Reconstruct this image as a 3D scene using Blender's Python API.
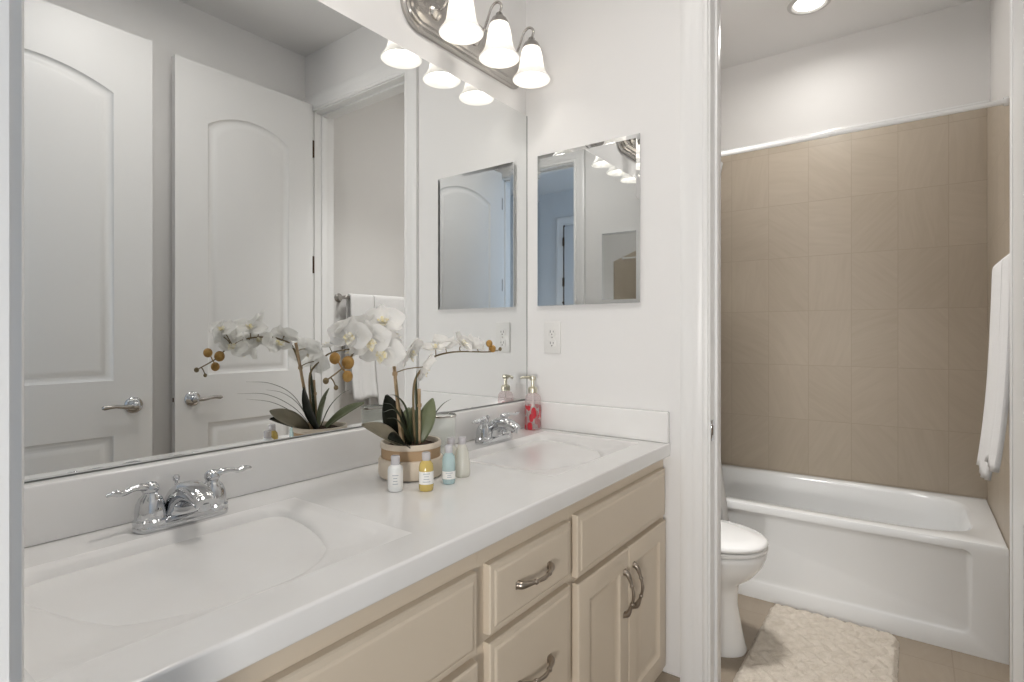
import bpy, bmesh, math, random
from mathutils import Vector, Matrix, noise
PI = math.pi
R = math.radians
for o in list(bpy.data.objects):
    bpy.data.objects.remove(o, do_unlink=True)
SC = bpy.context.scene
COL = SC.collection

# ------------------------------------------------------------------ camera
cam_d = bpy.data.cameras.new('camera')
cam = bpy.data.objects.new('camera', cam_d)
COL.objects.link(cam)
cam.location = (0, 0, 1.24)
cam.rotation_euler = (R(90), 0, R(36.035))
cam_d.sensor_width = 36
cam_d.lens = 36 * 551.9 / 1024
cam_d.shift_y = -7.3 / 1024
cam_d.clip_start = 0.02
SC.camera = cam
# ------------------------------------------------------------------ world, view, area lights
SC.view_settings.view_transform = 'Standard'
SC.view_settings.look = 'None'
SC.view_settings.gamma = 1
SC.view_settings.exposure = 0.36
SC.view_settings.use_curve_mapping = False
W = bpy.data.worlds.new('world'); SC.world = W
W.use_nodes = True
W.node_tree.nodes['Background'].inputs[0].default_value = (0.62, 0.78, 1.0, 1)
W.node_tree.nodes['Background'].inputs[1].default_value = 1.0

DLX, DLY = -0.42, 3.09
def area(name, loc, rot, sx, sy, power, col, disk=False, spread=180):
    d = bpy.data.lights.new(name, 'AREA')
    d.shape = 'DISK' if disk else 'RECTANGLE'
    d.size = sx
    if not disk: d.size_y = sy
    d.energy = power; d.color = col; d.spread = R(spread)
    o = bpy.data.objects.new(name, d); COL.objects.link(o)
    o.location = loc; o.rotation_euler = rot
    return o
P_CEIL, P_BATH, P_TOIL, P_HALL, P_FILL = 5.0, 2.6, 9.5, 13.0, 10.0
area('vanity_fill_light', (-0.50, 0.80, 2.665), (0, 0, 0), 0.30, 0, P_CEIL, (1.0, 0.955, 0.91), True)  # added fill from an unseen ceiling fixture
area('toilet_fill_light', (-0.80, 2.06, 2.81), (0, 0, 0), 0.28, 0, P_TOIL, (1.0, 0.98, 0.96), True, 105)  # added fill to brighten tub, rug and tile from out of view
area('shower_downlight_light', (DLX, DLY, 2.862), (0, 0, 0), 0.10, 0, P_BATH, (1.0, 0.98, 0.955), True, 165)
area('hallway_fill_light', (0.29, -1.20, 0.92), (R(90), 0, R(8)), 0.30, 0, P_FILL, (1.0, 0.965, 0.92), True, 120)  # added frontal fill from behind the camera, kept below the mirror's view
# daylight arriving through the hallway window (left end of the hallway behind the camera)
area('hallway_window_daylight', (-1.96, -0.80, 1.45), (0, R(-90), 0), 1.5, 1.0, P_HALL, (0.50, 0.73, 1.0))

# ------------------------------------------------------------------ materials
MATS = {}
def mat(name, col, rough=0.5, metal=0.0, spec=0.5, trans=0.0, ior=1.45, emit=None, estr=0, bump=None, coat=0, sub=0, var=None):
    m = bpy.data.materials.new(name); m.use_nodes = True
    nt = m.node_tree; b = nt.nodes['Principled BSDF']
    b.inputs['Base Color'].default_value = (*col, 1)
    b.inputs['Roughness'].default_value = rough
    b.inputs['Metallic'].default_value = metal
    b.inputs['Specular IOR Level'].default_value = spec
    b.inputs['Transmission Weight'].default_value = trans
    b.inputs['IOR'].default_value = ior
    b.inputs['Coat Weight'].default_value = coat
    if emit:
        b.inputs['Emission Color'].default_value = (*emit, 1)
        b.inputs['Emission Strength'].default_value = estr
    tc = nt.nodes.new('ShaderNodeTexCoord')
    if bump:
        sc, st, dist = bump
        n = nt.nodes.new('ShaderNodeTexNoise'); n.inputs['Scale'].default_value = sc; n.inputs['Detail'].default_value = 3
        bp = nt.nodes.new('ShaderNodeBump'); bp.inputs['Strength'].default_value = st; bp.inputs['Distance'].default_value = dist
        nt.links.new(tc.outputs['Object'], n.inputs['Vector'])
        nt.links.new(n.outputs['Fac'], bp.inputs['Height']); nt.links.new(bp.outputs['Normal'], b.inputs['Normal'])
    if var:
        sc, c2, lo, hi = var
        n = nt.nodes.new('ShaderNodeTexNoise'); n.inputs['Scale'].default_value = sc; n.inputs['Detail'].default_value = 4
        r = nt.nodes.new('ShaderNodeValToRGB')
        r.color_ramp.elements[0].position = lo; r.color_ramp.elements[0].color = (*col, 1)
        r.color_ramp.elements[1].position = hi; r.color_ramp.elements[1].color = (*c2, 1)
        nt.links.new(tc.outputs['Object'], n.inputs['Vector']); nt.links.new(n.outputs['Fac'], r.inputs['Fac'])
        nt.links.new(r.outputs['Color'], b.inputs['Base Color'])
    MATS[name] = m
    return m

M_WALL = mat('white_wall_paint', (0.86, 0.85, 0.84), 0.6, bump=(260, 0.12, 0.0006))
M_WALLB = mat('dimmed_wall_paint', (0.76, 0.745, 0.725), 0.6, bump=(260, 0.12, 0.0006))  # wall white darkened so the colour carries the shower room's shade
M_CEIL = mat('ceiling_paint', (0.84, 0.83, 0.82), 0.8, bump=(180, 0.15, 0.0008))
M_TRIM = mat('white_trim_paint', (0.87, 0.865, 0.855), 0.32)
M_DOOR = mat('white_door_paint', (0.85, 0.845, 0.835), 0.38)
M_HALL = mat('hallway_wall_paint', (0.72, 0.74, 0.76), 0.7)
M_TOP = mat('cultured_marble', (0.86, 0.85, 0.835), 0.17, spec=0.5, coat=0.15, var=(7, (0.885, 0.88, 0.87), 0.4, 0.7))
M_BASIN = mat('basin_marble', (0.86, 0.85, 0.835), 0.42, spec=0.35, coat=0.0)
M_CAB = mat('taupe_cabinet_paint', (0.685, 0.59, 0.47), 0.42, var=(3, (0.70, 0.605, 0.485), 0.35, 0.65))
M_DARK = mat('shadow_gap_interior', (0.10, 0.075, 0.05), 0.8)
M_TOE = mat('toe_kick_board', (0.26, 0.19, 0.12), 0.6)
M_CHROME = mat('polished_chrome', (0.60, 0.61, 0.625), 0.07, 1.0)
M_NICKEL = mat('brushed_nickel', (0.50, 0.48, 0.455), 0.26, 1.0)
M_BRONZE = mat('antique_nickel_pull', (0.36, 0.31, 0.26), 0.3, 1.0)
M_HINGE = mat('dark_bronze_hinge', (0.10, 0.065, 0.045), 0.4, 0.7)
M_MIRROR = mat('mirror_silver', (0.845, 0.86, 0.86), 0.0, 1.0)
M_MIRROR2 = mat('cabinet_mirror_silver', (0.80, 0.815, 0.82), 0.0, 1.0)
M_EDGE = mat('mirror_edge', (0.20, 0.21, 0.20), 0.3, 0.3)
M_PORC = mat('white_porcelain', (0.86, 0.86, 0.85), 0.09, coat=0.3)
M_TUB = mat('white_tub_enamel', (0.84, 0.85, 0.85), 0.12, coat=0.3)
M_PLAST = mat('white_plastic', (0.82, 0.81, 0.79), 0.35)
M_SLOT = mat('outlet_slot', (0.06, 0.05, 0.05), 0.6)
M_TOWEL = mat('white_terry', (0.88, 0.87, 0.86), 0.95, spec=0.1, bump=(420, 0.9, 0.004))
M_CURT = mat('white_curtain_fabric', (0.80, 0.80, 0.79), 0.8, spec=0.2, bump=(300, 0.2, 0.001))
M_RUG = mat('cream_shag', (0.66, 0.59, 0.50), 0.98, spec=0.05, bump=(190, 1.0, 0.010), var=(40, (0.77, 0.70, 0.61), 0.3, 0.7))
M_PETAL = mat('white_petal', (0.965, 0.95, 0.915), 0.5, spec=0.3, var=(60, (0.975, 0.965, 0.945), 0.35, 0.65))
M_LIP = mat('yellow_lip', (0.90, 0.80, 0.48), 0.5, var=(120, (0.94, 0.91, 0.82), 0.35, 0.55))
M_BUD = mat('golden_bud', (0.36, 0.19, 0.04), 0.5, var=(70, (0.52, 0.31, 0.09), 0.4, 0.7))
M_STEM = mat('olive_stem', (0.20, 0.15, 0.075), 0.55)
M_STAKE = mat('bamboo_stake', (0.42, 0.285, 0.16), 0.6, var=(50, (0.56, 0.42, 0.27), 0.35, 0.7))
M_LEAF = mat('dark_green_leaf', (0.008, 0.010, 0.006), 0.45, spec=0.22, var=(18, (0.020, 0.022, 0.012), 0.4, 0.75))
M_LEAF2 = mat('olive_green_leaf', (0.13, 0.155, 0.075), 0.35, var=(18, (0.19, 0.21, 0.12), 0.35, 0.7))
M_LEAF3 = mat('faded_taupe_leaf', (0.33, 0.29, 0.215), 0.4, var=(18, (0.26, 0.24, 0.17), 0.35, 0.7))
M_BLADE = mat('grass_blade', (0.05, 0.065, 0.035), 0.35)
M_POTC = mat('cream_glaze', (0.72, 0.625, 0.51), 0.35)
M_POTB = mat('raw_clay_band', (0.49, 0.335, 0.20), 0.75, bump=(90, 0.3, 0.001))
M_SOIL = mat('dark_moss', (0.055, 0.03, 0.018), 0.95, bump=(120, 1, 0.006))
M_FLOOR = None

def translucent_mix(m, col, fac):
    nt = m.node_tree; b = nt.nodes['Principled BSDF']; out = nt.nodes['Material Output']
    t = nt.nodes.new('ShaderNodeBsdfTranslucent'); t.inputs['Color'].default_value = (*col, 1)
    mx = nt.nodes.new('ShaderNodeMixShader'); mx.inputs[0].default_value = fac
    nt.links.new(b.outputs[0], mx.inputs[1]); nt.links.new(t.outputs[0], mx.inputs[2]); nt.links.new(mx.outputs[0], out.inputs[0])
translucent_mix(M_PETAL, (0.97, 0.965, 0.94), 0.36)
translucent_mix(M_CURT, (0.85, 0.85, 0.84), 0.35)

def tile_mat(name, c1, c2, tw, th, axis, ox, oz, grout, rough, gw=0.0022, vein=0.30):
    """square-grid stone tiles: every tile has its own tone and vein direction"""
    m = bpy.data.materials.new(name); m.use_nodes = True
    nt = m.node_tree; L = nt.links; b = nt.nodes['Principled BSDF']
    N = lambda t: nt.nodes.new(t)
    tc = N('ShaderNodeTexCoord'); sp = N('ShaderNodeSeparateXYZ'); L.new(tc.outputs['Object'], sp.inputs[0])
    def math_(op, a, bb):
        n = N('ShaderNodeMath'); n.operation = op
        for i, v in enumerate((a, bb)):
            if v is None: continue
            if isinstance(v, (int, float)): n.inputs[i].default_value = v
            else: L.new(v, n.inputs[i])
        return n.outputs[0]
    a = sp.outputs[{'x': 0, 'y': 1}[axis[0]]]; c = sp.outputs[{'y': 1, 'z': 2}[axis[1]]]
    ua = math_('DIVIDE', math_('SUBTRACT', a, ox), tw); ub = math_('DIVIDE', math_('SUBTRACT', c, oz), th)
    fa = math_('FLOOR', ua, None); fb = math_('FLOOR', ub, None)
    cv = N('ShaderNodeCombineXYZ'); L.new(fa, cv.inputs[0]); L.new(fb, cv.inputs[1])
    wn = N('ShaderNodeTexWhiteNoise'); wn.noise_dimensions = '3D'; L.new(cv.outputs[0], wn.inputs['Vector'])
    rot = N('ShaderNodeVectorRotate'); rot.rotation_type = 'AXIS_ANGLE'
    rot.inputs['Axis'].default_value = (0, 1, 0) if axis[1] == 'z' and axis[0] == 'x' else ((1, 0, 0) if axis[0] == 'y' else (0, 0, 1))
    L.new(tc.outputs['Object'], rot.inputs['Vector'])
    L.new(math_('MULTIPLY', wn.outputs['Value'], 6.28), rot.inputs['Angle'])
    mp = N('ShaderNodeMapping'); mp.inputs['Scale'].default_value = (5, 5, 38) if axis[1] == 'z' else (5, 38, 5)
    L.new(rot.outputs[0], mp.inputs['Vector'])
    nz = N('ShaderNodeTexNoise'); nz.inputs['Scale'].default_value = 1.0; nz.inputs['Detail'].default_value = 5; nz.inputs['Distortion'].default_value = 0.8
    L.new(mp.outputs[0], nz.inputs['Vector'])
    f = math_('ADD', math_('MULTIPLY', wn.outputs['Value'], 0.30), math_('MULTIPLY', math_('SUBTRACT', nz.outputs['Fac'], 0.35), vein * 3))
    rp = N('ShaderNodeValToRGB'); rp.color_ramp.elements[0].color = (*c1, 1); rp.color_ramp.elements[1].color = (*c2, 1)
    rp.color_ramp.elements[0].position = 0.0; rp.color_ramp.elements[1].position = 0.85
    L.new(f, rp.inputs[0])
    def edge(u, w):
        fr = math_('FRACT', u, None)
        return math_('LESS_THAN', math_('MINIMUM', fr, math_('SUBTRACT', 1.0, fr)), gw / w)
    g = math_('MAXIMUM', edge(ua, tw), edge(ub, th))
    mx = N('ShaderNodeMix'); mx.data_type = 'RGBA'
    L.new(g, mx.inputs['Factor']); L.new(rp.outputs[0], mx.inputs['A']); mx.inputs['B'].default_value = (*grout, 1)
    L.new(mx.outputs['Result'], b.inputs['Base Color'])
    b.inputs['Roughness'].default_value = rough
    bp = N('ShaderNodeBump'); bp.inputs['Strength'].default_value = 0.25; bp.inputs['Distance'].default_value = 0.0015
    L.new(math_('SUBTRACT', 1.0, g), bp.inputs['Height']); L.new(bp.outputs['Normal'], b.inputs['Normal'])
    return m
M_TILE = tile_mat('tan_stone_wall_tile', (0.46, 0.392, 0.306), (0.55, 0.475, 0.385), 0.209, 0.31, 'xz', 0.143, 0.44, (0.435, 0.365, 0.285), 0.42, 0.0018, 0.30)
M_TILES = tile_mat('tan_stone_side_tile', (0.46, 0.392, 0.306), (0.55, 0.475, 0.385), 0.209, 0.31, 'yz', 3.533, 0.44, (0.435, 0.365, 0.285), 0.42, 0.0018, 0.30)
M_FLOOR = tile_mat('tan_floor_tile', (0.285, 0.232, 0.175), (0.345, 0.288, 0.222), 0.42, 0.42, 'xy', 0.12, 0.10, (0.26, 0.21, 0.16), 0.45)
M_BASETILE = mat('tan_base_tile', (0.285, 0.232, 0.175), 0.45, var=(9, (0.345, 0.288, 0.222), 0.3, 0.7))

# lamp glass: frosted white bell around a lit bulb
def lamp_glass():
    m = bpy.data.materials.new('frosted_lamp_glass'); m.use_nodes = True
    nt = m.node_tree; b = nt.nodes['Principled BSDF']; out = nt.nodes['Material Output']
    b.inputs['Base Color'].default_value = (0.92, 0.91, 0.89, 1); b.inputs['Roughness'].default_value = 0.35
    b.inputs['Emission Color'].default_value = (1.0, 0.97, 0.92, 1); b.inputs['Emission Strength'].default_value = 0.15
    t = nt.nodes.new('ShaderNodeBsdfTranslucent'); t.inputs['Color'].default_value = (1.0, 0.98, 0.95, 1)
    mx = nt.nodes.new('ShaderNodeMixShader'); mx.inputs[0].default_value = 0.30
    nt.links.new(b.outputs[0], mx.inputs[1]); nt.links.new(t.outputs[0], mx.inputs[2]); nt.links.new(mx.outputs[0], out.inputs[0])
    return m
M_SHADE = lamp_glass()
M_BULB = mat('lit_bulb', (1, 1, 1), 0.5, emit=(1.0, 0.945, 0.87), estr=7)
M_LENS = mat('lit_downlight_lens', (1, 1, 1), 0.5, emit=(1.0, 0.97, 0.93), estr=6)
M_CLENS = mat('added_lamp_glass', (1, 1, 1), 0.5, emit=(1.0, 0.97, 0.93), estr=2)  # glowing glass of the added, unseen ceiling lamps

def clear_glass(name, tint, opaque=0.25, rough=0.05):
    m = bpy.data.materials.new(name); m.use_nodes = True
    nt = m.node_tree; b = nt.nodes['Principled BSDF']; out = nt.nodes['Material Output']
    b.inputs['Base Color'].default_value = (*tint, 1); b.inputs['Roughness'].default_value = rough
    b.inputs['Coat Weight'].default_value = 0.5
    t = nt.nodes.new('ShaderNodeBsdfTransparent'); t.inputs['Color'].default_value = (*[min(1, c * 1.05) for c in tint], 1)
    mx = nt.nodes.new('ShaderNodeMixShader'); mx.inputs[0].default_value = 1 - opaque
    nt.links.new(b.outputs[0], mx.inputs[1]); nt.links.new(t.outputs[0], mx.inputs[2]); nt.links.new(mx.outputs[0], out.inputs[0])
    return m
M_CLEAR = clear_glass('clear_glass', (0.93, 0.94, 0.93), 0.16)
M_CLEARB = clear_glass('clear_bottle_plastic', (0.87, 0.86, 0.80), 0.55, 0.15)
M_BLUEB = clear_glass('pale_blue_bottle_plastic', (0.68, 0.83, 0.85), 0.55, 0.15)
M_AMBER = clear_glass('golden_shampoo', (0.72, 0.55, 0.17), 0.85, 0.15)
M_LOTION = mat('white_lotion_bottle', (0.84, 0.85, 0.84), 0.3)
M_CAPC = clear_glass('clear_cap', (0.80, 0.79, 0.82), 0.6, 0.1)
M_LABEL = mat('paper_label', (0.86, 0.86, 0.84), 0.5)
M_INK = mat('label_ink', (0.42, 0.45, 0.50), 0.6)
M_PUMP = mat('satin_pump_metal', (0.66, 0.63, 0.52), 0.3, 1.0)

def soap_mat():
    m = clear_glass('red_petal_glass', (0.90, 0.84, 0.84), 0.45, 0.06)
    nt = m.node_tree; L = nt.links; b = nt.nodes['Principled BSDF']
    tc = nt.nodes.new('ShaderNodeTexCoord'); sp = nt.nodes.new('ShaderNodeSeparateXYZ'); L.new(tc.outputs['Object'], sp.inputs[0])
    mp = nt.nodes.new('ShaderNodeMapping'); mp.inputs['Scale'].default_value = (52, 52, 30); L.new(tc.outputs['Object'], mp.inputs[0])
    v = nt.nodes.new('ShaderNodeTexVoronoi'); v.inputs['Scale'].default_value = 1.0; L.new(mp.outputs[0], v.inputs['Vector'])
    lt = nt.nodes.new('ShaderNodeMath'); lt.operation = 'LESS_THAN'; L.new(v.outputs['Distance'], lt.inputs[0]); lt.inputs[1].default_value = 0.50
    zz = nt.nodes.new('ShaderNodeMath'); zz.operation = 'LESS_THAN'; L.new(sp.outputs[2], zz.inputs[0]); zz.inputs[1].default_value = 0.088
    an = nt.nodes.new('ShaderNodeMath'); an.operation = 'MULTIPLY'; L.new(lt.outputs[0], an.inputs[0]); L.new(zz.outputs[0], an.inputs[1])
    mx = nt.nodes.new('ShaderNodeMix'); mx.data_type = 'RGBA'; L.new(an.outputs[0], mx.inputs['Factor'])
    mx.inputs['A'].default_value = (0.90, 0.87, 0.87, 1); mx.inputs['B'].default_value = (0.55, 0.008, 0.025, 1)
    L.new(mx.outputs['Result'], b.inputs['Base Color'])
    ms = [n for n in nt.nodes if n.type == 'MIX_SHADER'][0]
    sb = nt.nodes.new('ShaderNodeMath'); sb.operation = 'MULTIPLY_ADD'; L.new(an.outputs[0], sb.inputs[0]); sb.inputs[1].default_value = -0.70; sb.inputs[2].default_value = 0.78
    L.new(sb.outputs[0], ms.inputs[0])
    return m
M_SOAP = soap_mat()

# ------------------------------------------------------------------ mesh helpers (all in world coordinates unless a parent is given)
def NB(): return bmesh.new()
def box(bm, x0, y0, z0, x1, y1, z1, bev=0.0, seg=2):
    r = bmesh.ops.create_cube(bm, size=1)
    vs = r['verts']
    for v in vs:
        v.co = Vector((x0 + (v.co.x + .5) * (x1 - x0), y0 + (v.co.y + .5) * (y1 - y0), z0 + (v.co.z + .5) * (z1 - z0)))
    if bev > 0:
        es = list({e for v in vs for e in v.link_edges})
        bmesh.ops.bevel(bm, geom=es, offset=bev, segments=seg, affect='EDGES', profile=0.5)
    return bm
def ring_loft(bm, loops, close=True, cap0=False, cap1=False):
    L = [[bm.verts.new(p) for p in lp] for lp in loops]
    n = len(L[0])
    for i in range(len(L) - 1):
        for j in range(n if close else n - 1):
            k = (j + 1) % n
            try: bm.faces.new((L[i][j], L[i][k], L[i + 1][k], L[i + 1][j]))
            except ValueError: pass
    if cap0: bm.faces.new(list(reversed(L[0])))
    if cap1: bm.faces.new(L[-1])
    return L
def lathe(bm, prof, n=32, c=(0, 0, 0), axis='z', cap0=True, cap1=True):
    loops = []
    for r, z in prof:
        lp = []
        for i in range(n):
            a = 2 * PI * i / n
            x, y = r * math.cos(a), r * math.sin(a)
            if axis == 'z': p = (c[0] + x, c[1] + y, c[2] + z)
            elif axis == 'x': p = (c[0] + z, c[1] + x, c[2] + y)
            else: p = (c[0] + y, c[1] + z, c[2] + x)
            lp.append(p)
        loops.append(lp)
    ring_loft(bm, loops, True, cap0, cap1)
    return bm
def spline(pts, n=8):
    P = [Vector(p) for p in pts]
    if len(P) < 3: 
        return [P[0].lerp(P[1], i / n) for i in range(n + 1)]
    out = []
    Q = [2 * P[0] - P[1]] + P + [2 * P[-1] - P[-2]]
    for i in range(1, len(Q) - 2):
        a, b, c, d = Q[i - 1:i + 3]
        for k in range(n):
            t = k / n
            out.append(0.5 * ((2 * b) + (c - a) * t + (2 * a - 5 * b + 4 * c - d) * t * t + (3 * b - a - 3 * c + d) * t ** 3))
    out.append(P[-1])
    return out
def tube(bm, pts, rad, n=12, smooth=8, flat=None, cap=True):
    P = spline(pts, smooth) if smooth else [Vector(p) for p in pts]
    m = len(P)
    rr = rad if callable(rad) else ((lambda t: rad) if not isinstance(rad, (list, tuple)) else (lambda t: interp(rad, t)))
    up = None; loops = []
    for i, p in enumerate(P):
        t = (P[min(i + 1, m - 1)] - P[max(i - 1, 0)]).normalized()
        if up is None:
            ref = Vector((0, 0, 1)) if abs(t.z) < .9 else Vector((1, 0, 0))
            up = (ref - t * ref.dot(t)).normalized()
        else:
            up = (up - t * up.dot(t)); up = up.normalized() if up.length > 1e-6 else t.orthogonal().normalized()
        sd = t.cross(up); r = rr(i / (m - 1)); f = flat or 1
        loops.append([p + sd * (r * math.cos(2 * PI * j / n)) + up * (r * f * math.sin(2 * PI * j / n)) for j in range(n)])
    ring_loft(bm, loops, True, cap, cap)
    return bm
def interp(a, t):
    x = t * (len(a) - 1); i = min(int(x), len(a) - 2); return a[i] + (a[i + 1] - a[i]) * (x - i)
def sphere(bm, c, r, s=(1, 1, 1), u=16, v=10, rot=None):
    q = bmesh.ops.create_uvsphere(bm, u_segments=u, v_segments=v, radius=r)
    for w in q['verts']:
        p = Vector((w.co.x * s[0], w.co.y * s[1], w.co.z * s[2]))
        if rot: p = rot @ p
        w.co = p + Vector(c)
    return bm
def xform(bm, M):
    bm.transform(M); return bm
def obj(name, bm, m, parent=None, smooth=True, angle=38, label=None):
    bmesh.ops.recalc_face_normals(bm, faces=bm.faces[:])
    me = bpy.data.meshes.new(name); bm.to_mesh(me); bm.free()
    if smooth:
        me.polygons.foreach_set('use_smooth', [True] * len(me.polygons))
        try: me.set_sharp_from_angle(angle=R(angle))
        except Exception: pass
    if m: me.materials.append(m)
    o = bpy.data.objects.new(name, me); COL.objects.link(o)
    if parent is not None:
        o.parent = parent
        # meshes are written in world space: keep them there under a translated parent
        wm = world_of(parent)
        o.matrix_parent_inverse = wm.inverted()
    if label: o['label'] = label
    return o
def world_of(o):
    m = o.matrix_basis.copy()
    p = o
    while p.parent is not None:
        m = p.matrix_parent_inverse @ m
        p = p.parent
        m = p.matrix_basis @ m
    return m
def thing(name, label, cat, loc=(0, 0, 0), group=None):
    o = bpy.data.objects.new(name, None); COL.objects.link(o)
    o.empty_display_size = 0.05; o.location = loc
    o['label'] = label; o['category'] = cat
    if group: o['group'] = group
    return o
def tag(o, label, cat, group=None):
    o['label'] = label; o['category'] = cat
    if group: o['group'] = group
    return o
def struct(name, bm, m, label=None, cat=None, smooth=True):
    o = obj(name, bm, m, smooth=smooth); o['kind'] = 'structure'
    if label: o['label'] = label
    if cat: o['category'] = cat
    return o
def copy_tree(o, parent=None):
    c = o.copy(); COL.objects.link(c)
    if parent is not None:
        c.parent = parent; c.matrix_parent_inverse = o.matrix_parent_inverse.copy()
    for ch in list(o.children): copy_tree(ch, c)
    return c
def rect_loops(bm, y0, z0, y1, z1, x, steps, xback, flipx=1):
    """a raised or recessed front facing +x: steps = (inset, height)"""
    lp = [[(xback, y0, z0), (xback, y1, z0), (xback, y1, z1), (xback, y0, z1)]]
    for ins, h in steps:
        lp.append([(x + h * flipx, y0 + ins, z0 + ins), (x + h * flipx, y1 - ins, z0 + ins), (x + h * flipx, y1 - ins, z1 - ins), (x + h * flipx, y0 + ins, z1 - ins)])
    ring_loft(bm, lp, True, True, True)
    return bm

# ------------------------------------------------------------------ key dimensions
XM, YE = -1.19, 1.734          # mirror plane, end wall face
XW = 0.285                      # right wall of the vanity room
YB = 0.106                     # inner face of the wall with the camera's doorway
CEIL, CEILB = 2.74, 2.885
YF, XB, XBL = 3.533, 0.29, -1.19   # shower room: tiled far wall, right wall, left wall
YT = 2.765                     # tub apron
XJL, XJR = -0.506, 0.199        # shower-room doorway jambs
XEL, XER = -0.515, 0.192       # entry doorway jambs
HEAD = 2.417
WT = 0.115

# ------------------------------------------------------------------ room shell
def walls_with_opening(name, x0, x1, y0, y1, ztop, ox0, ox1, head, m):
    b = NB()
    box(b, x0, y0, 0, ox0, y1, ztop); box(b, ox1, y0, 0, x1, y1, ztop); box(b, ox0, y0, head, ox1, y1, ztop)
    return struct(name, b, m, smooth=False)
b = NB(); box(b, -2.2, -1.75, -0.06, 2.0, 3.75, 0.0); struct('floor', b, M_FLOOR, smooth=False)
PHI = 0.0085    # the mirror wall runs very slightly out of square with the end wall
def skew(bm):
    xform(bm, Matrix.Translation((XM, YE, 0)) @ Matrix.Rotation(-PHI, 4, 'Z') @ Matrix.Translation((-XM, -YE, 0))); return bm
b = NB(); box(b, XM - 0.12, YB - 0.02, 0, XM - 0.006, YE + 0.02, CEIL); skew(b); struct('wall_left', b, M_WALL, smooth=False)
b = NB(); box(b, XW, YB, 0, XW + 0.12, YE, CEIL); struct('wall_right', b, M_WALL, smooth=False)
walls_with_opening('wall_end', XM - 0.12, XW + 0.12, YE, YE + WT, CEILB, XJL - 0.016, XJR + 0.016, HEAD + 0.016, M_WALL)
walls_with_opening('wall_back', -1.9, 1.66, YB - WT, YB, CEIL, XEL - 0.016, XER + 0.016, HEAD + 0.016, M_WALL)
b = NB(); box(b, XM - 0.12, YB - WT, CEIL, XW + 0.12, YE, CEIL + 0.06); struct('ceiling', b, M_CEIL, smooth=False)
# shower room
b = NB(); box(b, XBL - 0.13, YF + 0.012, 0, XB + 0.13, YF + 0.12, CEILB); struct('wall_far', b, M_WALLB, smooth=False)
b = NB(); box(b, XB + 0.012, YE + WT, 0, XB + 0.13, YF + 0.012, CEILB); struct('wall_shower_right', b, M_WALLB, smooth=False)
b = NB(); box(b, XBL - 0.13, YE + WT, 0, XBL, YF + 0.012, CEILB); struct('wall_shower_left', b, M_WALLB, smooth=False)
b = NB(); box(b, XBL - 0.13, YE, CEILB, XB + 0.13, YF + 0.12, CEILB + 0.06); struct('ceiling_shower', b, M_CEIL, smooth=False)
# wall tile (8 x 12 inch stone) on the far wall and the end wall of the tub
b = NB(); box(b, XBL + 0.001, YF, 0.43, XB + 0.011, YF + 0.0115, 2.362, 0.002); struct('wall_far_tile', b, M_TILE)
def prism_x(bm, poly, x0, x1):
    ring_loft(bm, [[(x0, y, z) for y, z in poly], [(x1, y, z) for y, z in poly]], True, True, True); return bm
b = NB(); prism_x(b, [(YT - 0.20, 0.0), (YF - 0.0005, 0.0), (YF - 0.0005, 2.362), (YT - 0.20, 2.06)], XB, XB + 0.0115); struct('wall_shower_right_tile', b, M_TILES, smooth=False)
b = NB(); box(b, XBL + 0.001, YF - 0.004, 2.362, XB + 0.010, YF + 0.0115, 2.378, 0.004); struct('trim_1', b, M_PORC)
# hallway behind the camera
b = NB(); box(b, -1.9, -1.72, 0, 1.78, -1.60, CEIL); struct('wall_hall_back', b, M_HALL, smooth=False)
b = NB(); box(b, 1.66, -1.72, 0, 1.78, YB, CEIL); struct('wall_hall_right', b, M_HALL, smooth=False)
b = NB()
box(b, -2.0, -1.60, 0, -1.9, -1.36, CEIL); box(b, -2.0, -0.24, 0, -1.9, YB, CEIL)
box(b, -2.0, -1.36, 0, -1.9, -0.24, 0.62); box(b, -2.0, -1.36, 2.28, -1.9, -0.24, CEIL)
struct('wall_hall_left', b, M_HALL, smooth=False)
b = NB(); box(b, -2.0, -1.72, CEIL, 1.78, YB - WT, CEIL + 0.06); struct('ceiling_hall', b, M_CEIL, smooth=False)
b = NB()
for (ya, za, yb, zb) in ((-1.36, 0.62, -1.31, 2.28), (-0.29, 0.62, -0.24, 2.28), (-1.31, 0.62, -0.29, 0.67), (-1.31, 2.23, -0.29, 2.28), (-1.31, 1.43, -0.29, 1.47)):
    box(b, -1.94, ya, za, -1.905, yb, zb, 0.004)
win = struct('window_1', b, M_TRIM)

# ------------------------------------------------------------------ door casings and jambs
CAS = [(0.0, 0.0), (0.0, 0.008), (0.004, 0.0105), (0.010, 0.0105), (0.014, 0.007), (0.018, 0.0095), (0.026, 0.0125), (0.034, 0.0135), (0.042, 0.0135), (0.046, 0.0155), (0.055, 0.0165), (0.066, 0.0165), (0.072, 0.013), (0.072, 0.0)]
CAS = [(w * 1.17, t) for w, t in CAS]
def casing(name, x0, x1, head, y, s):
    b = NB(); loops = []
    for w, t in CAS:
        loops.append([(x0 - w, y + s * t, 0.0), (x0 - w, y + s * t, head + w), (x1 + w, y + s * t, head + w), (x1 + w, y + s * t, 0.0)])
    ring_loft(b, loops, False)
    return struct(name, b, M_TRIM, smooth=True)
def jamb(name, x0, x1, head, y0, y1, stop):
    b = NB(); t = 0.016
    box(b, x0 - t, y0, 0, x0, y1, head); box(b, x1, y0, 0, x1 + t, y1, head); box(b, x0 - t, y0, head, x1 + t, y1, head + t)
    # door stop
    s0, s1 = stop
    box(b, x0, s0, 0, x0 + 0.010, s1, head - 0.01, 0.002); box(b, x1 - 0.009, s0, 0, x1, s1, head - 0.01, 0.002); box(b, x0, s0, head - 0.010, x1, s1, head)
    return struct(name, b, M_TRIM)
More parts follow.
